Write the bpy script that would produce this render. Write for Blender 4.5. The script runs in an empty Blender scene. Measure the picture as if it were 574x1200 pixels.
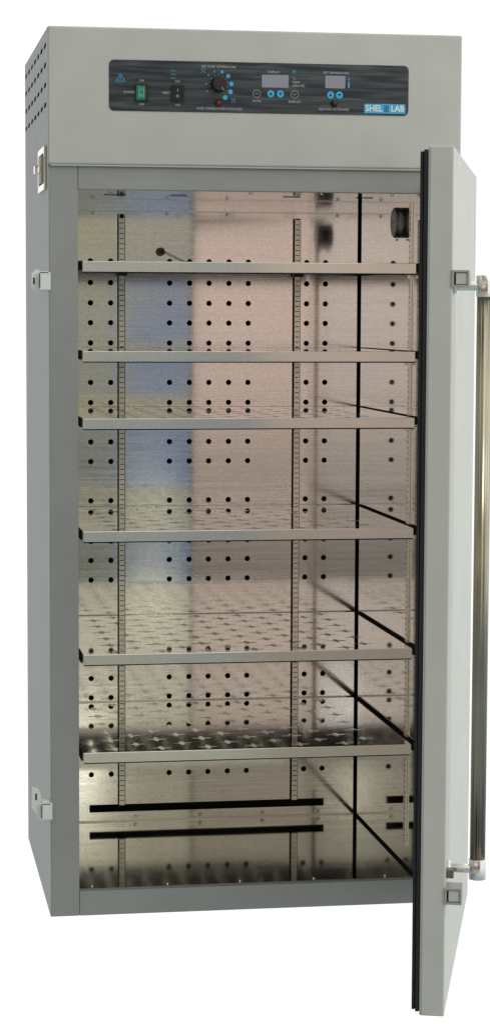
import bpy, bmesh, math
from mathutils import Matrix, Vector
C = bpy.context.scene.collection
W, D, H, HB = .9103, .7644, 1.95, 1.657      # outer width, depth, height, bottom of the control head
OL, OR, OT, OB, ID = .0642, .8302, 1.6045, .0562, .6776   # chamber: left, right, top, bottom, depth

# ------------------------------------------------------------------ materials
def nodes(name):
    m = bpy.data.materials.new(name); m.use_nodes = True
    nt = m.node_tree; return m, nt, nt.nodes['Principled BSDF']
def paint(name, col, rough=.45, var=.04, bump=.02, scale=900, metal=0, spec=.5):
    m, nt, b = nodes(name)
    tc = nt.nodes.new('ShaderNodeTexCoord')
    n = nt.nodes.new('ShaderNodeTexNoise'); n.inputs['Scale'].default_value = 9; n.inputs['Detail'].default_value = 6
    r = nt.nodes.new('ShaderNodeMapRange'); r.inputs[1].default_value = .3; r.inputs[2].default_value = .7
    r.inputs[3].default_value = 1 - var; r.inputs[4].default_value = 1 + var
    mx = nt.nodes.new('ShaderNodeVectorMath'); mx.operation = 'SCALE'; mx.inputs[0].default_value = col
    nt.links.new(tc.outputs['Object'], n.inputs['Vector']); nt.links.new(n.outputs['Fac'], r.inputs[0])
    nt.links.new(r.outputs[0], mx.inputs['Scale']); nt.links.new(mx.outputs[0], b.inputs['Base Color'])
    f = nt.nodes.new('ShaderNodeTexNoise'); f.inputs['Scale'].default_value = scale; f.inputs['Detail'].default_value = 2
    bp = nt.nodes.new('ShaderNodeBump'); bp.inputs['Strength'].default_value = bump; bp.inputs['Distance'].default_value = .001
    nt.links.new(tc.outputs['Object'], f.inputs['Vector']); nt.links.new(f.outputs['Fac'], bp.inputs['Height'])
    if bump: nt.links.new(bp.outputs[0], b.inputs['Normal'])
    b.inputs['Roughness'].default_value = rough; b.inputs['Metallic'].default_value = metal
    b.inputs['Specular IOR Level'].default_value = spec
    return m
def steel(name, col, rough, streak=(3, 3, 260), warp=.0, warpscale=3., var=.12, rvar=.3, aniso=0, tan=(0, 0, 1), gs=420):
    """brushed stainless sheet: fine streaks in colour and gloss, a slight waviness of the sheet"""
    m, nt, b = nodes(name)
    tc = nt.nodes.new('ShaderNodeTexCoord'); mp = nt.nodes.new('ShaderNodeMapping'); mp.inputs['Scale'].default_value = streak
    nt.links.new(tc.outputs['Object'], mp.inputs['Vector'])
    n = nt.nodes.new('ShaderNodeTexNoise'); n.inputs['Scale'].default_value = 1; n.inputs['Detail'].default_value = 8; n.inputs['Roughness'].default_value = .75
    nt.links.new(mp.outputs[0], n.inputs['Vector'])
    g = nt.nodes.new('ShaderNodeTexNoise'); g.inputs['Scale'].default_value = gs; g.inputs['Detail'].default_value = 3
    nt.links.new(tc.outputs['Object'], g.inputs['Vector'])
    ad = nt.nodes.new('ShaderNodeMath'); ad.operation = 'ADD'
    nt.links.new(n.outputs['Fac'], ad.inputs[0]); nt.links.new(g.outputs['Fac'], ad.inputs[1])
    r = nt.nodes.new('ShaderNodeMapRange'); r.inputs[1].default_value = .7; r.inputs[2].default_value = 1.3
    r.inputs[3].default_value = 1 - var; r.inputs[4].default_value = 1 + var
    nt.links.new(ad.outputs[0], r.inputs[0])
    mx = nt.nodes.new('ShaderNodeVectorMath'); mx.operation = 'SCALE'; mx.inputs[0].default_value = col
    nt.links.new(r.outputs[0], mx.inputs['Scale']); nt.links.new(mx.outputs[0], b.inputs['Base Color'])
    rr = nt.nodes.new('ShaderNodeMapRange'); rr.inputs[1].default_value = .3; rr.inputs[2].default_value = .7
    rr.inputs[3].default_value = rough * (1 - rvar); rr.inputs[4].default_value = rough * (1 + rvar)
    nt.links.new(n.outputs['Fac'], rr.inputs[0]); nt.links.new(rr.outputs[0], b.inputs['Roughness'])
    b.inputs['Metallic'].default_value = 1
    if aniso:       # grain of the brushing runs across this direction
        t = nt.nodes.new('ShaderNodeCombineXYZ')
        for i in range(3): t.inputs[i].default_value = tan[i]
        b.inputs['Anisotropic'].default_value = aniso; nt.links.new(t.outputs[0], b.inputs['Tangent'])
    if warp:
        w = nt.nodes.new('ShaderNodeTexNoise'); w.inputs['Scale'].default_value = warpscale; w.inputs['Detail'].default_value = 1
        nt.links.new(tc.outputs['Object'], w.inputs['Vector'])
        bp = nt.nodes.new('ShaderNodeBump'); bp.inputs['Strength'].default_value = 1; bp.inputs['Distance'].default_value = warp
        nt.links.new(w.outputs['Fac'], bp.inputs['Height']); nt.links.new(bp.outputs[0], b.inputs['Normal'])
    return m
def panelmat():
    m, nt, b = nodes('overlay')
    tc = nt.nodes.new('ShaderNodeTexCoord'); mp = nt.nodes.new('ShaderNodeMapping'); mp.inputs['Scale'].default_value = (3.2, 1, 26)
    nt.links.new(tc.outputs['Object'], mp.inputs['Vector'])
    mp.inputs['Scale'].default_value = (7, 1, 105)
    w = nt.nodes.new('ShaderNodeTexNoise'); w.inputs['Scale'].default_value = 1; w.inputs['Detail'].default_value = 1.5; w.inputs['Distortion'].default_value = .6
    nt.links.new(mp.outputs[0], w.inputs['Vector'])
    cr = nt.nodes.new('ShaderNodeValToRGB'); e = cr.color_ramp.elements
    e[0].position = .36; e[0].color = (.018, .023, .032, 1); e[1].position = .74; e[1].color = (.080, .090, .092, 1)
    nt.links.new(w.outputs['Fac'], cr.inputs[0]); nt.links.new(cr.outputs[0], b.inputs['Base Color'])
    b.inputs['Roughness'].default_value = .42; b.inputs['Specular IOR Level'].default_value = .3
    return m
M = dict(
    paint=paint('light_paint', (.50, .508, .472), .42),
    side=paint('side_paint_shaded', (.40, .425, .405), .45),  # same paint as the head, darkened for the side turned from the light
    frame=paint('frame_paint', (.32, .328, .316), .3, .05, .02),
    dark=paint('dark_void', (.006, .006, .006), .8, 0, 0),
    rubber=paint('rubber', (.006, .007, .009), .55, .1, .1, 200),
    plastic=paint('black_plastic', (.012, .012, .013), .3),
    rear=steel('rear_steel', (.80, .785, .76), .085, warp=.0008, warpscale=2.2, var=.2, rvar=.4, aniso=.7),
    wall=steel('wall_steel', (.80, .785, .76), .05, warp=.0008, warpscale=1.6, var=.12),
    floor=steel('floor_steel', (.58, .58, .55), .06, streak=(3, 160, 3), warp=.0010, warpscale=2.4, var=.2),
    shelf=steel('shelf_steel', (.87, .86, .83), .04, streak=(3, 300, 3), warp=.00022, warpscale=4, var=.1),
    under=paint('underside_shade', (.022, .022, .020), .9, .2, 0, spec=.05),  # shelf steel made near-black below; the shade there put into the colour
    door_in=steel('door_inner_steel', (.80, .77, .74), .16, var=.05),
    lip=paint('lip_steel', (.88, .87, .83), .22, .03, .01, metal=1),
    catch=paint('latch_paint', (.78, .80, .76), .35),
    strip=steel('strip_steel', (.80, .78, .71), .25, var=.1),
    chrome=steel('chrome', (.78, .78, .75), .12, var=.05),
    knurl=steel('dark_knob', (.20, .20, .19), .42, var=.03),
    handle_streaked=steel('handle_tube', (.36, .33, .25), .22, streak=(210, 210, 1.0), var=.55, gs=2),  # lengthwise streaks in the colour stand for stripes reflected in the tube
    overlay=panelmat(),
    green=paint('green_rocker', (.01, .22, .12), .25, 0, 0),
    glyph=paint('glyph_green', (.25, .62, .48), .4, 0, 0),
    red=paint('red_lens', (.16, .006, .01), .15, 0, 0),
    blue=paint('print_blue', (.03, .42, .72), .45, 0, 0),
    paleblue=paint('print_pale_blue', (.06, .20, .30), .45, 0, 0),
    white=paint('print_white', (.38, .40, .41), .5, 0, 0),
    lcd=paint('display_glass', (.29, .29, .35), .2, .02, 0),
    orange=paint('orange_ring', (.62, .20, .06), .4, 0, 0),
    zinc=paint('zinc_plate', (.42, .42, .40), .4, .05, 0, metal=.6),
    tan=paint('tan_label', (.55, .47, .36), .5, .1),
    teal=paint('print_teal', (.02, .20, .17), .5, 0, 0),
)

# ------------------------------------------------------------------ helpers
ROOT = None
def link(name, me, parent=None, loc=(0, 0, 0), world=True):
    o = bpy.data.objects.new(name, me); C.objects.link(o)
    if parent is not None:
        o.parent = parent
        if world: loc = Vector(loc) - WORLD.get(parent, Vector((0, 0, 0)))
    o.location = loc; return o
WORLD = {}
def build(name, bm, mats, parent=None, bevel=0, seg=2, solid=0, offset=-1, smooth=False, local=False):
    me = bpy.data.meshes.new(name)
    if smooth:
        for f in bm.faces: f.smooth = True
    bm.to_mesh(me); bm.free()
    for m in (mats if isinstance(mats, (list, tuple)) else [mats]): me.materials.append(M[m])
    o = bpy.data.objects.new(name, me); C.objects.link(o)
    if parent is not None:
        o.parent = parent
        if not local: o.location = -WORLD.get(parent, Vector((0, 0, 0)))
        if not local: WORLD[o] = Vector((0, 0, 0))
    if solid:
        s = o.modifiers.new('s', 'SOLIDIFY'); s.thickness = solid; s.offset = offset
    if bevel:
        b = o.modifiers.new('b', 'BEVEL'); b.width = bevel; b.segments = seg; b.limit_method = 'ANGLE'; b.angle_limit = .6
    return o
def box(bm, x0, x1, y0, y1, z0, z1, mi=0):
    vs = [bm.verts.new(p) for p in ((x0,y0,z0),(x1,y0,z0),(x1,y1,z0),(x0,y1,z0),(x0,y0,z1),(x1,y0,z1),(x1,y1,z1),(x0,y1,z1))]
    for q in ((0,3,2,1),(4,5,6,7),(0,1,5,4),(1,2,6,5),(2,3,7,6),(3,0,4,7)):
        f = bm.faces.new([vs[i] for i in q]); f.material_index = mi
def cyl(bm, p0, p1, r0, r1=None, n=24, mi=0, smooth=True):
    p0, p1 = Vector(p0), Vector(p1); r1 = r0 if r1 is None else r1
    a = (p1 - p0).normalized(); t = Vector((0, 0, 1)) if abs(a.z) < .9 else Vector((1, 0, 0))
    u = a.cross(t).normalized(); v = a.cross(u)
    A = [bm.verts.new(p0 + r0*(math.cos(k*2*math.pi/n)*u + math.sin(k*2*math.pi/n)*v)) for k in range(n)]
    B = [bm.verts.new(p1 + r1*(math.cos(k*2*math.pi/n)*u + math.sin(k*2*math.pi/n)*v)) for k in range(n)]
    for k in range(n):
        f = bm.faces.new((A[k], B[k], B[(k+1) % n], A[(k+1) % n])); f.smooth = smooth; f.material_index = mi
    for q in (A, B[::-1]):
        f = bm.faces.new(q); f.material_index = mi
def tube(bm, pts, r, n=8, mi=0):
    for a, b in zip(pts, pts[1:]): cyl(bm, a, b, r, n=n, mi=mi)
def ringcell(bm, P, x0, x1, y0, y1, cx, cy, poly):
    """flat cell x0..x1, y0..y1 with a hole (points relative to cx, cy); P maps 2D to 3D"""
    n = len(poly); outer = []; side = []
    for (px, py) in poly:
        ts = []
        if px > 1e-9: ts.append(((x1-cx)/px, 0))
        if px < -1e-9: ts.append(((x0-cx)/px, 2))
        if py > 1e-9: ts.append(((y1-cy)/py, 1))
        if py < -1e-9: ts.append(((y0-cy)/py, 3))
        t, s = min(ts); outer.append((cx+px*t, cy+py*t)); side.append(s)
    corners = {(0,1):(x1,y1), (1,2):(x0,y1), (2,3):(x0,y0), (3,0):(x1,y0)}
    vi = [bm.verts.new(P(cx+a, cy+b)) for a, b in poly]; vo = [bm.verts.new(P(a, b)) for a, b in outer]
    for k in range(n):
        j = (k+1) % n; seq = [vi[k], vo[k]]
        if side[k] != side[j]: seq.append(bm.verts.new(P(*corners[(side[k], side[j])])))
        seq += [vo[j], vi[j]]; bm.faces.new(seq)
def rect(bm, P, x0, x1, y0, y1):
    if x1-x0 < 1e-6 or y1-y0 < 1e-6: return
    bm.faces.new([bm.verts.new(P(*q)) for q in ((x0,y0),(x1,y0),(x1,y1),(x0,y1))])
def circle(r, n=20): return [(r*math.cos((k+.5)*2*math.pi/n), r*math.sin((k+.5)*2*math.pi/n)) for k in range(n)]
def holed(bm, P, x0, x1, y0, y1, xs, ys, r, h=.02, h2=None, r2=None, skip=lambda i, j: False):
    h2 = h2 or h
    def br(a, b, cs, h):
        out = []; cur = a
        for c in cs:
            if c-h > cur+1e-6: out.append((cur, c-h, None))
            out.append((c-h, c+h, c)); cur = c+h
        out.append((cur, b, None)); return out
    for xa, xb, xc in br(x0, x1, sorted(xs), h):
        for ya, yb, yc in br(y0, y1, sorted(ys), h2):
            if xc is not None and yc is not None and not skip(xc, yc): ringcell(bm, P, xa, xb, ya, yb, xc, yc, [(a, b*(r2 or r)/r) for a, b in circle(r)])
            else: rect(bm, P, xa, xb, ya, yb)
def textmesh(bm, s, x, z, size, y, mi=0, align='CENTER', sx=1.0, bold=0.0):
    cu = bpy.data.curves.new('t', 'FONT'); cu.body = s; cu.size = size; cu.align_x = align; cu.align_y = 'CENTER'
    cu.extrude = .0002; cu.offset = bold; cu.resolution_u = 2
    o = bpy.data.objects.new('t', cu); C.objects.link(o); me = bpy.data.meshes.new_from_object(o)
    me.transform(Matrix(((sx,0,0,x),(0,0,-1,y),(0,1,0,z),(0,0,0,1))))
    k = len(bm.faces); bm.from_mesh(me); bm.faces.ensure_lookup_table()
    for f in bm.faces[k:]: f.material_index = mi
    bpy.data.objects.remove(o); bpy.data.curves.remove(cu); bpy.data.meshes.remove(me)
def disc(bm, x, z, r, y, mi=0, n=24, t=.0005):
    cyl(bm, (x, y, z), (x, y-t, z), r, n=n, mi=mi, smooth=False)
def ring(bm, x, z, r, w, y, mi=0, n=24, t=.0004):
    for k in range(n):
        a, b = k*2*math.pi/n, (k+1)*2*math.pi/n
        f = bm.faces.new([bm.verts.new((x+q*math.cos(c), y-t, z+q*math.sin(c))) for q, c in ((r-w,a),(r,a),(r,b),(r-w,b))]); f.material_index = mi
def stroke(bm, pts, w, y, mi=0):
    for (a, b) in zip(pts, pts[1:]):
        d = Vector((b[0]-a[0], b[1]-a[1])).normalized()*w/2; p = Vector((-d.y, d.x))
        f = bm.faces.new([bm.verts.new((q[0], y, q[1])) for q in ((a[0]-d.x+p.x,a[1]-d.y+p.y),(a[0]-d.x-p.x,a[1]-d.y-p.y),(b[0]+d.x-p.x,b[1]+d.y-p.y),(b[0]+d.x+p.x,b[1]+d.y+p.y))]); f.material_index = mi
NB = bmesh.new

# ------------------------------------------------------------------ the cabinet
cab = bpy.data.objects.new('laboratory_incubator', None); C.objects.link(cab)
cab.location = (W/2, D/2, 0); WORLD[cab] = Vector(cab.location)
cab['label'] = 'tall light grey laboratory incubator with open door and dark control panel'
cab['category'] = 'incubator'

# left side sheet with rows of round vent holes near its top
bm = NB()
holed(bm, lambda a, b: (0, a, b), .0, D, 0, H, [.085+.107*k for k in range(7)], [1.790, 1.833, 1.876, 1.918], .036, .044, .012, .0062)
for f in bm.faces: f.normal_flip()
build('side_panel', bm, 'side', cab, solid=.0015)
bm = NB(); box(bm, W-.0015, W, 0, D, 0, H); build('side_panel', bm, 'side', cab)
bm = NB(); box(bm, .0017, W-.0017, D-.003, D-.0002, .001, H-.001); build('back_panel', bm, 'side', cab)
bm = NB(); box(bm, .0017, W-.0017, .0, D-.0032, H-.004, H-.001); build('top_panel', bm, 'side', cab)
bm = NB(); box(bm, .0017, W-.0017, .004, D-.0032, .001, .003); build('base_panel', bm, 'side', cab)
bm = NB(); box(bm, .0045, .0075, .02, D-.004, 1.62, H-.006); build('vent_baffle', bm, 'dark', cab)

# front frame round the opening: full-height stiles, rails butted between them
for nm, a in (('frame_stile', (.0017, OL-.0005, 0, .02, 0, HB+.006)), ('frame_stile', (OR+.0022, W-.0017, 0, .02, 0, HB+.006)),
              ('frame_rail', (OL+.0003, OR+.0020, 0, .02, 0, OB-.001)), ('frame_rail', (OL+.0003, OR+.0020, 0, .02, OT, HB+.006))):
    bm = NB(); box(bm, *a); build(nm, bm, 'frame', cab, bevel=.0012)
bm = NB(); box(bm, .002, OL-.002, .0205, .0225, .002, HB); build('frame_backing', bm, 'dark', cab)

# control head: boxed fascia standing a little proud of the frame
bm = NB(); box(bm, -.0012, W+.0012, -.012, .012, HB, H+.0005)
head = build('control_head', bm, 'paint', cab, bevel=.0045, seg=4)
bm = NB(); box(bm, .004, W-.004, -.010, .0, HB-.0035, HB-.0002); build('head_trim', bm, 'paint', cab, bevel=.0008)

# ------------------------------------------------------------------ control panel
y0 = -.0122
def rr(x0, x1, z0, z1, r, n=6):
    out = []
    for cx, cz, a0 in ((x1-r, z1-r, 0), (x0+r, z1-r, 90), (x0+r, z0+r, 180), (x1-r, z0+r, 270)):
        out += [(cx+r*math.cos(math.radians(a0+90*k/n)), cz+r*math.sin(math.radians(a0+90*k/n))) for k in range(n+1)]
    return out
def plate(bm, pts, ya, yb, mi=0):
    A = [bm.verts.new((a, ya, b)) for a, b in pts]; B = [bm.verts.new((a, yb, b)) for a, b in pts]; n = len(pts)
    for k in range(n):
        f = bm.faces.new((A[k], A[(k+1)%n], B[(k+1)%n], B[k])); f.material_index = mi
    f = bm.faces.new(A[::-1]); f.material_index = mi; f = bm.faces.new(B); f.material_index = mi
bm = NB(); plate(bm, rr(.1305, .7905, 1.7725, 1.8815, .011), y0+.002, y0-.0012); bmesh.ops.recalc_face_normals(bm, faces=bm.faces)
pan = build('control_panel', bm, 'overlay', cab)
y1 = y0-.0014
def rocker(cx, cz, m, glyph, lit):
    bm = NB(); hx, hz = .0145, .0185
    for a in ((cx-hx, cx-hx+.003, cz-hz, cz+hz), (cx+hx-.003, cx+hx, cz-hz, cz+hz), (cx-hx+.003, cx+hx-.003, cz-hz, cz-hz+.003), (cx-hx+.003, cx+hx-.003, cz+hz-.003, cz+hz)):
        box(bm, a[0], a[1], y1-.003, y1, a[2], a[3])
    sw = build('rocker_switch', bm, 'plastic', pan_w)
    bm = NB(); X0, X1 = cx-hx+.0032, cx+hx-(.006 if lit else .0032); Z0, Z1 = cz-hz+.0035, cz+hz-.0035
    v = [(X0,y1,Z0),(X1,y1,Z0),(X1,y1,Z1),(X0,y1,Z1),(X0,y1-.002,Z0),(X1,y1-.002,Z0),(X1,y1-.007,Z1),(X0,y1-.007,Z1),(X0,y1-.003,cz),(X1,y1-.003,cz)]
    v = [bm.verts.new(p) for p in v]
    for q in ((4,5,9,8),(8,9,7,6) if False else (8,9,6,7),(0,1,5,4),(3,7,6,2),(0,4,8,7,3),(1,2,6,9,5)):
        bm.faces.new([v[i] for i in q])
    bmesh.ops.recalc_face_normals(bm, faces=bm.faces)
    build('rocker', bm, m, sw)
    bm = NB()
    stroke(bm, [(cx-.001, cz+.004), (cx-.001, cz+.0095)], .0013, y1-.0078, 0)
    ring(bm, cx-.001, cz-.0055, .003, .0012, y1-.0042, 0)
    if lit:
        stroke(bm, [(cx-.0055, cz+.011), (cx-.0055, cz-.010)], .0012, y1-.0078); stroke(bm, [(cx+.0035, cz+.011), (cx+.0035, cz-.010)], .0012, y1-.0078)
    build('glyph', bm, glyph, sw)
    if lit:
        bm = NB(); box(bm, cx+hx-.0056, cx+hx-.0034, y1-.004, y1, cz-.012, cz+.008); build('switch_lens', bm, 'red', sw)
pan_w = pan
rocker(.2005, 1.8115, 'green', 'glyph', True)
rocker(.2795, 1.8115, 'plastic', 'white', False)
# white print
yt = y1-.0002
for s, x, z, sz, al in [q+('CENTER',) for q in (('ON', .201, 1.8375, .0075), ('OFF', .201, 1.7865, .0075), ('POWER', .1745, 1.8125, .0085), ('ON', .279, 1.8375, .0075), ('OFF', .279, 1.7865, .0075), ('HEAT', .2545, 1.8125, .0085),
                    ('SET OVER TEMPERATURE', .369, 1.8705, .0078), ('OVER TEMPERATURE ACTIVATED', .3705, 1.7805, .0078),
                    ('DISPLAY', .490, 1.8615, .0085), ('SET TEMPERATURE', .628, 1.8625, .0078), ('MUTE', .4525, 1.7985, .0085), ('DISPLAY', .5365, 1.7985, .0085), ('HEATING ACTIVATED', .6235, 1.7835, .0080))]:
    bm = NB(); textmesh(bm, s, x, z, sz*.86, yt, bold=.00008); build('lettering', bm, 'white', pan)
for s, z in (('\u00b0C', 1.8485), ('TEMP', 1.8405), ('MINUTES', 1.8330)): bm = NB(); textmesh(bm, s, .531, z, .0068, yt, align='LEFT', bold=.00008); build('lettering', bm, 'white', pan)
for cx in (.4525, .5365):       # outlined eight sided key outlines
    pts = [(cx+.0085*math.cos(math.radians(22.5+45*k)), 1.8145+.0085*math.sin(math.radians(22.5+45*k))) for k in range(9)]
    bm = NB(); stroke(bm, pts, .0010, yt); stroke(bm, [(cx-.003, 1.8145), (cx+.003, 1.8145)], .001, yt); build('key_outline', bm, 'white', pan)
bm = NB()
for a in range(-130, 131, 26):  # tick marks round the dial
    c, s = math.sin(math.radians(a)), math.cos(math.radians(a))
    stroke(bm, [(.3690+.0192*c, 1.8330+.0192*s), (.3690+.0212*c, 1.8330+.0212*s)], .0008, yt)
build('dial_ticks', bm, 'white', pan)
bm = NB()
pts = [(.1455, 1.8355), (.1645, 1.8355), (.155, 1.8525), (.1455, 1.8355)]
stroke(bm, pts, .0011, yt); stroke(bm, [(.155, 1.8385), (.155, 1.847)], .0013, yt)
build('warning_symbol', bm, 'blue', pan)
# dots round the dial, growing clockwise
for ddx, dz, r, mi in ((-.0250, -.0150, .0026, 1), (-.0275, .0005, .0028, 1), (-.0225, .0190, .0024, 1), (-.0095, .0275, .0026, 1), (.0070, .0268, .0034, 0), (.0205, .0180, .0044, 0),
                      (.0275, .0015, .0050, 0), (.0255, -.0155, .0052, 0), (.0140, -.0280, .0052, 0)):
    bm = NB(); disc(bm, .369+ddx, 1.833+dz, r, yt, 0); build('scale_dot', bm, 'paleblue' if mi else 'blue', pan)
for q in ((.401, 1.799), (.335, 1.8615)):
    bm = NB(); stroke(bm, [(q[0]-.004, q[1]-.004), (q[0]+.004, q[1]+.004)], .0022, yt, 1); stroke(bm, [(q[0]-.004, q[1]+.004), (q[0]+.004, q[1]-.004)], .0022, yt, 1); build('printed_symbol', bm, ['blue', 'paleblue'], pan)
bm = NB()
for zz in (1.861, 1.853, 1.845): stroke(bm, [(.2655, zz), (.2735, zz-.001)], .0022, yt, 1)
build('printed_symbol', bm, ['blue', 'paleblue'], pan)
bm = NB(); cyl(bm, (.369, y1, 1.833), (.369, y1-.004, 1.833), .0185, n=32); cyl(bm, (.369, y1-.004, 1.833), (.369, y1-.020, 1.833), .0165, .0150, n=28)
kn = build('dial_knob', bm, 'plastic', pan, bevel=.0008)
bm = NB(); stroke(bm, [(.3735, 1.8245), (.3765, 1.8195)], .0016, y1-.0203); build('pointer', bm, 'white', kn)
bm = NB(); stroke(bm, [(.366, 1.838), (.374, 1.843)], .0022, y1-.0203); stroke(bm, [(.374, 1.834), (.379, 1.829)], .0018, y1-.0203); build('pointer', bm, 'red', kn)
def lamp(x, z, r, m):
    bm = NB(); cyl(bm, (x, y1, z), (x, y1-.0016, z), r+.0012, n=20, mi=1)
    bmesh.ops.create_uvsphere(bm, u_segments=16, v_segments=10, radius=r, matrix=Matrix.Translation((x, y1-.0016, z)))
    return build('indicator_lamp', bm, [m, 'plastic'], pan, smooth=True)
lamp(.3675, 1.7925, .0058, 'red'); lamp(.6240, 1.7965, .0066, 'plastic')
for x0, x1_, z0, z1 in ((.4635, .5225, 1.8285, 1.8560), (.6040, .6485, 1.8295, 1.8565)):
    bm = NB(); plate(bm, rr(x0, x1_, z0, z1, .0015, 3), y1+.0005, y1-.0006); bmesh.ops.recalc_face_normals(bm, faces=bm.faces); build('display', bm, 'lcd', pan)
for x, up in ((.4835, 1), (.5045, 0), (.6160, 1), (.6355, 0)):
    bm = NB(); disc(bm, x, 1.8150, .0078, y1, 0, t=.0010); b_ = build('key_button', bm, 'blue', pan)
    s = 1 if up else -1
    bm = NB(); f = bm.faces.new([bm.verts.new((x+a, y1-.0012, 1.8150+b*s)) for a, b in ((-.0036, -.003), (.0036, -.003), (0, .0042))]); build('arrow', bm, 'plastic', b_)
bm = NB(); disc(bm, .5345, 1.8635, .0042, y1, 0); build('indicator_dot', bm, 'teal', pan)
bm = NB(); stroke(bm, [(.6565, 1.8425), (.6565, 1.8325)], .0032, yt); stroke(bm, [(.6565, 1.852), (.6565, 1.848)], .0018, yt); build('level_mark', bm, 'blue', pan)
bm = NB(); plate(bm, rr(.6915, .7835, 1.7770, 1.7975, .0006, 2), y1+.0005, y1-.0005); bmesh.ops.recalc_face_normals(bm, faces=bm.faces)
lg = build('logo', bm, 'blue', pan)
bm = NB(); textmesh(bm, 'SHEL', .6940, 1.7873, .0190, y1-.0008, align='LEFT', sx=.92, bold=.0004); textmesh(bm, 'LAB', .7810, 1.7873, .0190, y1-.0008, align='RIGHT', sx=.92, bold=.0004)
build('logo_lettering', bm, 'catch', lg)
bm = NB()
for k in range(3): stroke(bm, [(.7375+.0035*k, 1.7805), (.7375+.0035*k, 1.7940)], .0017, y1-.0009)
build('logo_bars', bm, 'plastic', lg)

# ------------------------------------------------------------------ chamber lining
XS = [.153, .203, .350, .400, .449, .499, .548, .696, .744]
ZS = [1.466, 1.413, 1.363, 1.314, 1.264, 1.166, 1.116, 1.018, .969, .871, .769, .721, .672, .423, .374, .178]
bm = NB(); P = lambda a, b: (a, ID, b)
holed(bm, P, OL, .8255, .1005, OT-.0004, XS, ZS, .0068)
# the sheet is cut away along a long low slot
rect(bm, P, OL, .148, .081, .1005); rect(bm, P, .749, .8255, .081, .1005); rect(bm, P, OL, .8255, OB, .081)
build('rear_wall', bm, 'rear', cab, solid=.0015, offset=-1)
bm = NB(); box(bm, .01, W-.01, .700, .704, .01, 1.64); build('plenum_dark_sheet', bm, 'dark', cab)  # near-black sheet behind the holes; the plenum's darkness put into its colour
bm = NB(); box(bm, OL-.001, OL+.0005, .0205, ID-.012, OB, OT); build('side_wall', bm, 'wall', cab)
bm = NB(); box(bm, OR+.0005, OR+.002, .0205, ID-.0085, OB, OT); build('side_wall', bm, 'wall', cab)
bm = NB(); box(bm, OR+.004, OR+.006, .03, .699, .03, 1.63); build('plenum_dark_sheet', bm, 'dark', cab)  # the same near-black sheet behind the right wall and corner gap
bm = NB(); box(bm, OL, OR+.0004, .0205, ID+.001, OT-.0005, OT+.001); build('chamber_ceiling', bm, 'wall', cab)
bm = NB(); box(bm, OL, OR+.0004, .0205, ID+.001, OB-.002, OB); build('chamber_floor', bm, 'floor', cab)
bm = NB(); box(bm, OL, .8255, ID-.0040, ID-.0025, 1.588, 1.5905); build('seam_trim', bm, 'strip', cab)
bm = NB(); box(bm, OL, .8255, ID-.0030, ID-.0016, OB+.0002, OB+.003); build('seam_trim', bm, 'strip', cab)
bm = NB(); box(bm, OR-.0050, OR-.0002, .022, ID-.012, OB+.0004, OB+.0016); build('floor_seal', bm, 'dark', cab)
# screws
def screw_proto():
    bm = NB(); cyl(bm, (0,0,0), (0,-.003,0), .0046, .0034, n=14); box(bm, -.003, .003, -.0033, -.0029, -.0005, .0005, 1)
    me = bpy.data.meshes.new('screw'); bm.to_mesh(me); bm.free(); me.materials.append(M['chrome']); me.materials.append(M['plastic']); return me
SC = screw_proto()
def screw(x, y, z, rx=0, rz=0):
    o = bpy.data.objects.new('screw', SC); C.objects.link(o); o.parent = cab; o.location = Vector((x, y, z)) - WORLD[cab]; o.rotation_euler = (rx, 0, rz)
for x in (.16, .345, .495, .775): screw(x, ID-.004, 1.5835)
for x in (.265, .43, .59, .735): screw(x, ID-.003, .0665)
for x in (.095, .265, .43, .60, .765): screw(x, .035, OB, -math.pi/2)
for x in (.14, .30, .45, .61, .77): screw(x, .05, OT-.001, math.pi/2)
for a, b in ((.14, .19), (.29, .33), (.55, .59), (.72, .76)): bm = NB(); box(bm, a, b, .20, .204, OT-.0022, OT-.0010); build('ceiling_dash', bm, 'dark', cab)  # short dark dashes just below the ceiling
# slotted standards that carry the shelf clips
def standard(x0, x1, z0, z1):
    bm = NB(); w = x1-x0; ya = ID-.0105
    box(bm, x0, x0+.0018, ya, ID-.0020, z0, z1); box(bm, x1-.0018, x1, ya, ID-.0020, z0, z1)
    box(bm, x0-.0022, x0-.0001, ya+.004, ID-.0020, z0, z1, 1); box(bm, x1+.0001, x1+.0020, ya+.004, ID-.0020, z0, z1, 1)
    z = z0
    while z < z1-.012:
        box(bm, x0+.0018, x1-.0018, ya+.002, ya+.0035, z, z+.0108); z += .0127
    box(bm, x0+.0018, x1-.0018, ya+.0045, ya+.0055, z0, z1, 1)
    build('shelf_standard', bm, ['strip', 'dark'], cab)
standard(.2225, .2365, .100, 1.582); standard(.6635, .6775, .100, 1.575)
bm = NB(); xa = OR-.0042          # the same strip on the right wall near the door
box(bm, xa, OR, .100, .1018, .108, 1.588); box(bm, xa, OR, .1162, .118, .108, 1.588)
z = .108
while z < 1.575: box(bm, xa+.0005, xa+.002, .1018, .1162, z, z+.0095); z += .0127
box(bm, xa+.0030, xa+.0036, .1018, .1162, .108, 1.588, 0)
build('shelf_standard', bm, ['strip', 'dark'], cab)
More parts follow.
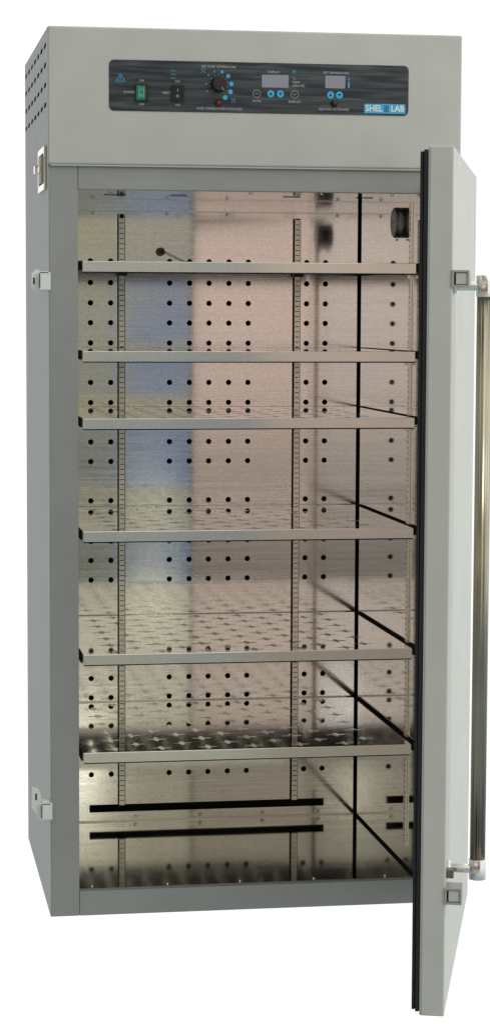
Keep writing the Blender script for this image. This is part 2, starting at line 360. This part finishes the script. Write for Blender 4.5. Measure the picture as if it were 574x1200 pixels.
# probe through the rear wall, its lead running down behind the top shelf
bm = NB(); cyl(bm, (.327, ID, 1.490), (.327, ID-.010, 1.490), .0092, .0092, n=24, mi=1); cyl(bm, (.327, ID-.010, 1.490), (.327, ID-.0125, 1.490), .0108, .0104, n=24, mi=0); cyl(bm, (.327, ID-.0125, 1.490), (.327, ID-.015, 1.490), .0058, n=16, mi=1)
pr = build('temperature_probe', bm, ['orange', 'plastic'], cab)
bm = NB(); tube(bm, [(.327, ID-.016, 1.490), (.342, ID-.022, 1.487), (.360, ID-.022, 1.478), (.385, ID-.02, 1.4665), (.404, ID-.02, 1.4625), (.45, ID-.02, 1.461), (.520, ID-.02, 1.4605)], .0009); build('probe_lead', bm, 'plastic', pr)
# round plug of the access port in the right wall
bm = NB(); cy, cz = .205, 1.548
cyl(bm, (OR, cy, cz), (OR-.018, cy, cz), .0350, n=64); cyl(bm, (OR-.018, cy, cz), (OR-.021, cy, cz), .0350, .0320, n=64)
pl = build('port_plug', bm, 'knurl', cab)
bm = NB(); cyl(bm, (OR-.012, cy, cz-.037), (OR-.012, cy, cz-.042), .0035, n=12); build('set_screw', bm, 'chrome', pl)

# ------------------------------------------------------------------ shelves (each lifts out)
A, B = .105, .052
cross = []
L_, w_, c_ = .0225, .0034, .0068
for q in range(4):
    a = q*math.pi/2; ca, sa = math.cos(a), math.sin(a)
    for (u, v) in ((L_, -w_), (L_, w_), (c_*1.25, w_*1.6), (c_, c_)): cross.append((u*ca-v*sa, u*sa+v*ca))
SW, SD = .7445, .640
def shelf_meshes():
    bm = NB(); P = lambda a, b: (a, b, 0)
    rect(bm, P, 0, SW, .0, .012); y = .012; row = 0
    while y + B <= SD:
        xo = .022 + (A/2 if row % 2 else 0); rect(bm, P, 0, xo, y, y+B); x = xo
        while x + A <= SW + 1e-6:
            ringcell(bm, P, x, x+A, y, y+B, x+A/2, y+B/2, cross); x += A
        rect(bm, P, x, SW, y, y+B); y += B; row += 1
    rect(bm, P, 0, SW, y, SD)
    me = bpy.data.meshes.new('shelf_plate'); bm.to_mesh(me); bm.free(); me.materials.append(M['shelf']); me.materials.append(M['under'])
    bm = NB(); box(bm, 0, SW, -.0045, 0, -.0222, .0008); box(bm, .001, SW-.001, -.0036, .011, -.0245, -.0223, 1)  # near-black hem: the dark line of shade below the lip, as colour
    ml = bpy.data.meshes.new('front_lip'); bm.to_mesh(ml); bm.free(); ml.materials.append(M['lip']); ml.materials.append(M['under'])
    mf = []
    for a in ((-.0045, -.0005, .004, SD, -.018, .002), (SW+.0045, SW+.0098, .004, SD, -.016, .0012)):  # left: dark bracket; right: strip added for the dark gap at the wall
        bm = NB(); box(bm, *a); q = bpy.data.meshes.new('side_dark_strip'); bm.to_mesh(q); bm.free(); q.materials.append(M['dark']); mf.append(q)
    return me, ml, mf
pm, lm, fm = shelf_meshes()
shelf_labels = ['topmost steel shelf, just below the round port plug', 'second steel shelf from the top, seen almost edge-on', 'third steel shelf from the top, a sliver of its face showing', 'fourth steel shelf from the top, small dark slots on its pinkish face', 'fifth steel shelf from the top, one above the lowest, dark cross slots on grey face', 'lowest steel shelf, bright cross slots in the dark band behind its lip']
for k, z in enumerate((1.4495, 1.2535, 1.1055, .8565, .5825, .3625)):
    r = bpy.data.objects.new('perforated_shelf', None); C.objects.link(r); r.location = (.0753, .022, z)
    r['label'] = shelf_labels[k]; r['category'] = 'shelf'; r['group'] = 'steel shelves inside the incubator'
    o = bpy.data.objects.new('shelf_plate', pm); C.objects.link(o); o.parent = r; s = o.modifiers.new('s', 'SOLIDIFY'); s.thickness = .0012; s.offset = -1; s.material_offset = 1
    o = bpy.data.objects.new('front_lip', lm); C.objects.link(o); o.parent = r; s = o.modifiers.new('b', 'BEVEL'); s.width = .0016; s.segments = 3
    for q in fm: o = bpy.data.objects.new('side_dark_strip', q); C.objects.link(o); o.parent = r
    for x0, x1 in ((.2175, .2415), (.6575, .6825)):
        bm = NB(); box(bm, x0, x1, ID-.030, ID-.0107, z-.020, z-.0085 if k == 0 else z-.014); build('shelf_clip', bm, 'plastic', cab, bevel=.001)
    for ya, za in ((.10, z-.022),):
        bm = NB(); box(bm, OR-.012, OR-.0045, ya-.004, ya+.022, za-.010, za); build('shelf_clip', bm, 'strip', cab, bevel=.001)

# ------------------------------------------------------------------ latches and side handle on the left edge
def catch(z0, z1, tilt):
    bm = NB()
    box(bm, -.021, .0035, -.016, -.001, z0, z1)          # jaw that wraps the front edge
    box(bm, -.0185, -.0005, -.0008, .030, z0-.002, z1+.002)
    o = build('latch_catch', bm, 'catch', cab, bevel=.0015)
    bm = NB()
    pts = [(-.036, z0+.008), (-.030, z0-.002), (-.020, z0-.006), (-.0192, z0-.006), (-.0192, z1+.005), (-.028, z1+.006), (-.036, z1-.004)]
    if tilt: pts = [(-.0250, z0-.006), (-.0192, z0-.010), (-.0192, z1+.014), (-.026, z1+.030), (-.040, z1+.034), (-.040, z0+.022)]
    a = [bm.verts.new((x, .004, z)) for x, z in pts]; b = [bm.verts.new((x, .016, z)) for x, z in pts]; n = len(pts)
    for k in range(n): bm.faces.new((a[k], a[(k+1)%n], b[(k+1)%n], b[k]))
    bm.faces.new(a[::-1]); bm.faces.new(b); bmesh.ops.recalc_face_normals(bm, faces=bm.faces)
    e = build('latch_ear', bm, 'catch', o, bevel=.0012)
    bm = NB(); zc = (z0+z1)/2 + (.03 if tilt else 0); box(bm, -.0330, -.0295, .0030, .0042, zc-.007, zc+.007); build('latch_hole', bm, 'dark', o)
    bm = NB(); box(bm, -.0190, -.0015, -.0163, -.0158, z1-.0020, z1-.0002) ; box(bm, -.0212, -.0190, -.0164, -.0158, z0+.004, z1-.003); build('latch_gap', bm, 'dark', o)
catch(1.3865, 1.4250, False); catch(.2230, .2590, True)
bm = NB()
z0, z1 = 1.606, 1.700
for a in ((.045, .062, z0, z1), (.212, .235, z0, z1)): box(bm, -.006, -.0002, a[0], a[1], a[2], a[3])
box(bm, -.006, -.0002, .062, .212, z1-.014, z1); box(bm, -.006, -.0002, .062, .212, z0, z0+.014)
sh = build('side_latch', bm, 'chrome', cab, bevel=.001)
bm = NB(); box(bm, -.0012, -.0002, .062, .212, z0+.014, z1-.014); build('recess', bm, 'dark', sh)
bm = NB(); box(bm, -.010, -.0014, .085, .160, z0+.017, z1-.020); build('latch_plate', bm, 'tan', sh, bevel=.001)
bm = NB(); box(bm, -.0125, -.0102, .100, .190, 1.648, 1.660); box(bm, -.016, -.0062, .185, .225, 1.648, 1.666); build('latch_bar', bm, 'chrome', sh, bevel=.0008)

# ------------------------------------------------------------------ door (local x: towards hinge, local -y: outside face)
TH, T, ZT, ZB = 1.26482, .04658, 1.64261, .02062
def dbuild(name, bm, m, parent=None, **k): return build(name, bm, m, parent, local=True, **k)
bm = NB(); box(bm, 0, W, -T, 0, ZB, ZT)
door = dbuild('door', bm, 'paint', bevel=.003, seg=3); door.parent = cab; door.location = Vector((.62615, -.87626, 0)) - WORLD[cab]; door.rotation_euler = (0, 0, TH)
bm = NB(); box(bm, .026, W-.018, .0006, .0150, ZB+.028, ZT-.028); dbuild('inner_panel', bm, 'door_in', door, bevel=.004)
bm = NB(); g0, g1, zb, zt = .004, W-.004, ZB+.006, ZT-.006
for a in ((g0, g0+.018, zb, zt, .0085), (g1-.014, g1, zb, zt, .005), (g0+.0185, g1-.0145, zb, zb+.018, .006), (g0+.0185, g1-.0145, zt-.018, zt, .006)): box(bm, a[0], a[1], .0004, a[4], a[2], a[3])
box(bm, g0+.003, g0+.014, .0088, .0150, zb+.003, zt-.003)
dbuild('gasket', bm, 'rubber', door, bevel=.0025, seg=3)
bm = NB(); box(bm, -.0012, -.0001, -.0052, -.0040, ZB+.004, ZT-.004); dbuild('edge_seam', bm, 'side', door)
for z0, z1 in ((1.3860, 1.4175), (.2365, .2680)):
    bm = NB(); a, b, ya, yb = -.003, .045, -T-.0310, -T+.002
    w = .0045
    box(bm, a, b, ya, ya+w, z0, z1); box(bm, a, b, yb-w, yb, z0, z1); box(bm, a, b, ya+w, yb-w, z0, z0+w); box(bm, a, b, ya+w, yb-w, z1-w, z1)
    st = dbuild('latch_strike', bm, 'zinc', door, bevel=.0008)
    bm = NB(); box(bm, .003, .044, ya+w, yb-w, z0+w, z1-w); dbuild('strike_pocket', bm, 'plastic', st)
    bm = NB(); box(bm, -.001, .0028, ya+w+.0003, yb-w-.0035, z0+w+.001, z1-w-.001); dbuild('strike_tongue', bm, 'paint', st, bevel=.001)
# tubular handle, its shallow flutes added for vertical reflection streaks
hx, hy, r = .050, -.1035, .0140
bm = NB(); nn = 96
lo_, hi_ = [], []
for k in range(nn):
    a = k*2*math.pi/nn; q = r*(1+.035*math.cos(12*a))
    lo_.append(bm.verts.new((hx+q*math.cos(a), hy+q*math.sin(a), .311))); hi_.append(bm.verts.new((hx+q*math.cos(a), hy+q*math.sin(a), 1.372)))
for k in range(nn):
    f = bm.faces.new((lo_[k], lo_[(k+1)%nn], hi_[(k+1)%nn], hi_[k])); f.smooth = True
bm.faces.new(lo_[::-1]); bm.faces.new(hi_)
hd = dbuild('handle', bm, 'handle_streaked', door)
for z0, z1 in ((1.369, 1.4085), (.2750, .3135)):
    bm = NB(); cyl(bm, (hx, hy, z0), (hx, hy, z1), .0162, n=40); zc = (z0+z1)/2
    cyl(bm, (hx, hy, zc), (hx, -T-.003, zc), .0085, n=24); cyl(bm, (hx, -T-.006, zc), (hx, -T+.001, zc), .014, n=24)
    dbuild('handle_mount', bm, 'chrome', hd, bevel=.0006)
bm = NB(); box(bm, .020, .034, -T-.014, -T+.001, .281, .297); dbuild('door_stop', bm, 'knurl', door, bevel=.001)
# hinges on the far edge of the door
for zc in (1.45, .22):
    bm = NB(); cyl(bm, (.9215, -.012, zc-.04), (.9215, -.012, zc+.04), .006, n=16); box(bm, .9104, .9215, -.016, -.011, zc-.038, zc+.038); dbuild('hinge', bm, 'chrome', door)

# ------------------------------------------------------------------ world: plain white behind the cabinet, made-up room tones in front for reflections
w = bpy.data.worlds.new('World'); bpy.context.scene.world = w; w.use_nodes = True
nt = w.node_tree; bg = nt.nodes['Background']; N = nt.nodes; Lk = nt.links
def val(x, s):
    if isinstance(x, (int, float)): s.default_value = x
    else: Lk.new(x, s)
def mth(op, a, b=None, c=None, clamp=False):
    n = N.new('ShaderNodeMath'); n.operation = op; n.use_clamp = clamp; val(a, n.inputs[0])
    if b is not None: val(b, n.inputs[1])
    if c is not None: val(c, n.inputs[2])
    return n.outputs[0]
def sm(x, a, b):
    n = N.new('ShaderNodeMapRange'); n.interpolation_type = 'SMOOTHSTEP'; val(x, n.inputs[0]); n.inputs[1].default_value = a; n.inputs[2].default_value = b; return n.outputs[0]
def mix(f, a, b):
    n = N.new('ShaderNodeMix'); n.data_type = 'RGBA'; val(f, n.inputs[0])
    for q, s in ((a, n.inputs[6]), (b, n.inputs[7])):
        if isinstance(q, tuple): s.default_value = (*q, 1)
        else: Lk.new(q, s)
    return n.outputs[2]
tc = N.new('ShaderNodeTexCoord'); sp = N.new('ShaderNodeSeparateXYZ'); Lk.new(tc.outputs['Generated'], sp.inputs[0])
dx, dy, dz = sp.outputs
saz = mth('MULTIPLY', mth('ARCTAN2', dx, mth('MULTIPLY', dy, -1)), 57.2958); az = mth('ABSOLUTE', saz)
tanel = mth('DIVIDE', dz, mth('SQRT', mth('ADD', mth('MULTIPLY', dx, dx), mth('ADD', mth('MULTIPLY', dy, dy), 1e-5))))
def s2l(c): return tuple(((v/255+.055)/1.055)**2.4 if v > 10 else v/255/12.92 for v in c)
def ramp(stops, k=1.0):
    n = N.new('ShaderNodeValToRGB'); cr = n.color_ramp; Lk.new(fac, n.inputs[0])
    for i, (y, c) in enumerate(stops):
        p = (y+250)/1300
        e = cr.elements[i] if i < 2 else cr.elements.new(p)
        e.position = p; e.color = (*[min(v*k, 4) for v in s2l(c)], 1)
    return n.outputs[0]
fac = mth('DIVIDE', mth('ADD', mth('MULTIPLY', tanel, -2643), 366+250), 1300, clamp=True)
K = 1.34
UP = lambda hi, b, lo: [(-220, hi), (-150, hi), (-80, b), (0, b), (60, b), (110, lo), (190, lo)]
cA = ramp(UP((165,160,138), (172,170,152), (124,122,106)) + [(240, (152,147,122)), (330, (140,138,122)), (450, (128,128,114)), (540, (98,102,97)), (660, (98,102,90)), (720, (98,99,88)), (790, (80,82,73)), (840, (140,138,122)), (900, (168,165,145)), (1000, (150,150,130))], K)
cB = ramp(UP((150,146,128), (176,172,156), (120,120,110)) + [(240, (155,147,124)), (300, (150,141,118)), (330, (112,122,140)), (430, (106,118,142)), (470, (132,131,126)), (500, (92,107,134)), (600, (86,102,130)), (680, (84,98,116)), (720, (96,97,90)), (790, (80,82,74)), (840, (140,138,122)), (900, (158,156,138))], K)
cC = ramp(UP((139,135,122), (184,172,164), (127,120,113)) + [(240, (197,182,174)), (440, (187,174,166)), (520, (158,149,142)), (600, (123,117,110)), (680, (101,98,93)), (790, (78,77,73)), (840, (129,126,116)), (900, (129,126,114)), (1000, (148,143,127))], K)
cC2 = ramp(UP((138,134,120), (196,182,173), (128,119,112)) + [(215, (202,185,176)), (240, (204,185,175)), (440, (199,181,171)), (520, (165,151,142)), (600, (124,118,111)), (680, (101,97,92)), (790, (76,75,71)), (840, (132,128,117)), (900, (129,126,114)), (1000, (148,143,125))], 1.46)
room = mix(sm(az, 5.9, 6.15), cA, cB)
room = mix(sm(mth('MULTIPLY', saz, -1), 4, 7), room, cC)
# bright bars added to the room tones for yellow glints on the steel
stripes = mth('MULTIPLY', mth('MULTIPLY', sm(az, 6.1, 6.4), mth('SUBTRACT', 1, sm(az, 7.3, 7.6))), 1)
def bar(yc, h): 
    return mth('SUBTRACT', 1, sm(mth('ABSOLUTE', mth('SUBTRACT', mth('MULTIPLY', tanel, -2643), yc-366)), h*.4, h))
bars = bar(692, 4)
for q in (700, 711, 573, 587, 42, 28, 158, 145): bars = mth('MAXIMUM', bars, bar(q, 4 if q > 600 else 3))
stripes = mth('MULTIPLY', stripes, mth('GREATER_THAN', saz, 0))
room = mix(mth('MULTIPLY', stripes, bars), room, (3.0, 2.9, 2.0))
spot = mth('MULTIPLY', mth('MULTIPLY', sm(saz, 4.2, 4.5), mth('SUBTRACT', 1, sm(saz, 5.3, 5.7))), mth('MULTIPLY', sm(tanel, .192, .198), mth('SUBTRACT', 1, sm(tanel, .212, .22))))  # bright patch added for a white glint low on the left
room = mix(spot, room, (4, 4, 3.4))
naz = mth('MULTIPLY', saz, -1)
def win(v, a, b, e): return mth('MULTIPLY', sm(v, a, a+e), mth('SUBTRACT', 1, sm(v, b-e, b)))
room = mix(mth('MULTIPLY', win(naz, 11.3, 12.0, .2), win(tanel, .165, .183, .006)), room, (2.6, 3.0, 3.2))  # bright patches here and below, added for glints low on the right
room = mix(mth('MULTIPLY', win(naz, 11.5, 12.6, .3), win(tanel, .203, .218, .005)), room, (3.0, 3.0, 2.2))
# the rest of the room: darker on the left, plain brightness added on the right and above
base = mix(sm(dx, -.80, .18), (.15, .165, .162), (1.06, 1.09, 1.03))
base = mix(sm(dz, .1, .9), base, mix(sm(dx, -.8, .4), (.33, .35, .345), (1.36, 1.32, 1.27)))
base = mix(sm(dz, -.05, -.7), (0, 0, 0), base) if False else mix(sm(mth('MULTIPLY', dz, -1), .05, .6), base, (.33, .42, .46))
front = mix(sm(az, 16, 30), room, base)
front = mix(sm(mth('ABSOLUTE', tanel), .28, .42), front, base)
pinkside = mth('MULTIPLY', sm(mth('MULTIPLY', saz, -1), 13, 18), mth('SUBTRACT', 1, sm(mth('MULTIPLY', saz, -1), 58, 70)))  # pinkish tone added for the door's inner face to reflect
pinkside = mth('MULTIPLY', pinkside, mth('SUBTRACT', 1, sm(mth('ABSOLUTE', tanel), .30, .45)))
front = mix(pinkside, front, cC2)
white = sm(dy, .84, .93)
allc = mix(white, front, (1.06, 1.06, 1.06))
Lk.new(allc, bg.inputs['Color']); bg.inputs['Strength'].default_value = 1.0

# one soft lamp from the upper right front
ld = bpy.data.lights.new('softbox', 'AREA'); ld.shape = 'RECTANGLE'; ld.size = 1.6; ld.size_y = 1.2; ld.energy = 26; ld.color = (1, .98, .94)
lo = bpy.data.objects.new('softbox', ld); C.objects.link(lo); lo.location = (2.6, -3.6, 3.0)
lo.rotation_euler = (Vector((.45, 0, 1.1)) - Vector(lo.location)).to_track_quat('-Z', 'Y').to_euler()

# ------------------------------------------------------------------ camera
cd = bpy.data.cameras.new('camera'); cam = bpy.data.objects.new('camera', cd); C.objects.link(cam)
cd.sensor_fit = 'VERTICAL'; cd.sensor_height = 24; cd.lens = 2643.426/1200*24; cd.clip_start = .05; cd.clip_end = 200
yaw, pitch, roll = .15997, .08687, .004
fw = Vector((math.sin(yaw)*math.cos(pitch), math.cos(yaw)*math.cos(pitch), -math.sin(pitch)))
r_ = Vector((math.cos(yaw), -math.sin(yaw), 0)); u_ = r_.cross(fw); c, s = math.cos(roll), math.sin(roll)
r2 = c*r_ + s*u_; u2 = -s*r_ + c*u_
m = Matrix((r2, u2, -fw)).transposed().to_4x4(); m.translation = (-.36145, -4.92093, 1.33306); cam.matrix_world = m
sc = bpy.context.scene; sc.camera = cam
sc.view_settings.view_transform = 'Standard'; sc.view_settings.look = 'None'; sc.view_settings.exposure = 0; sc.view_settings.gamma = 1
sc.cycles.max_bounces = 16; sc.cycles.glossy_bounces = 12; sc.cycles.diffuse_bounces = 4
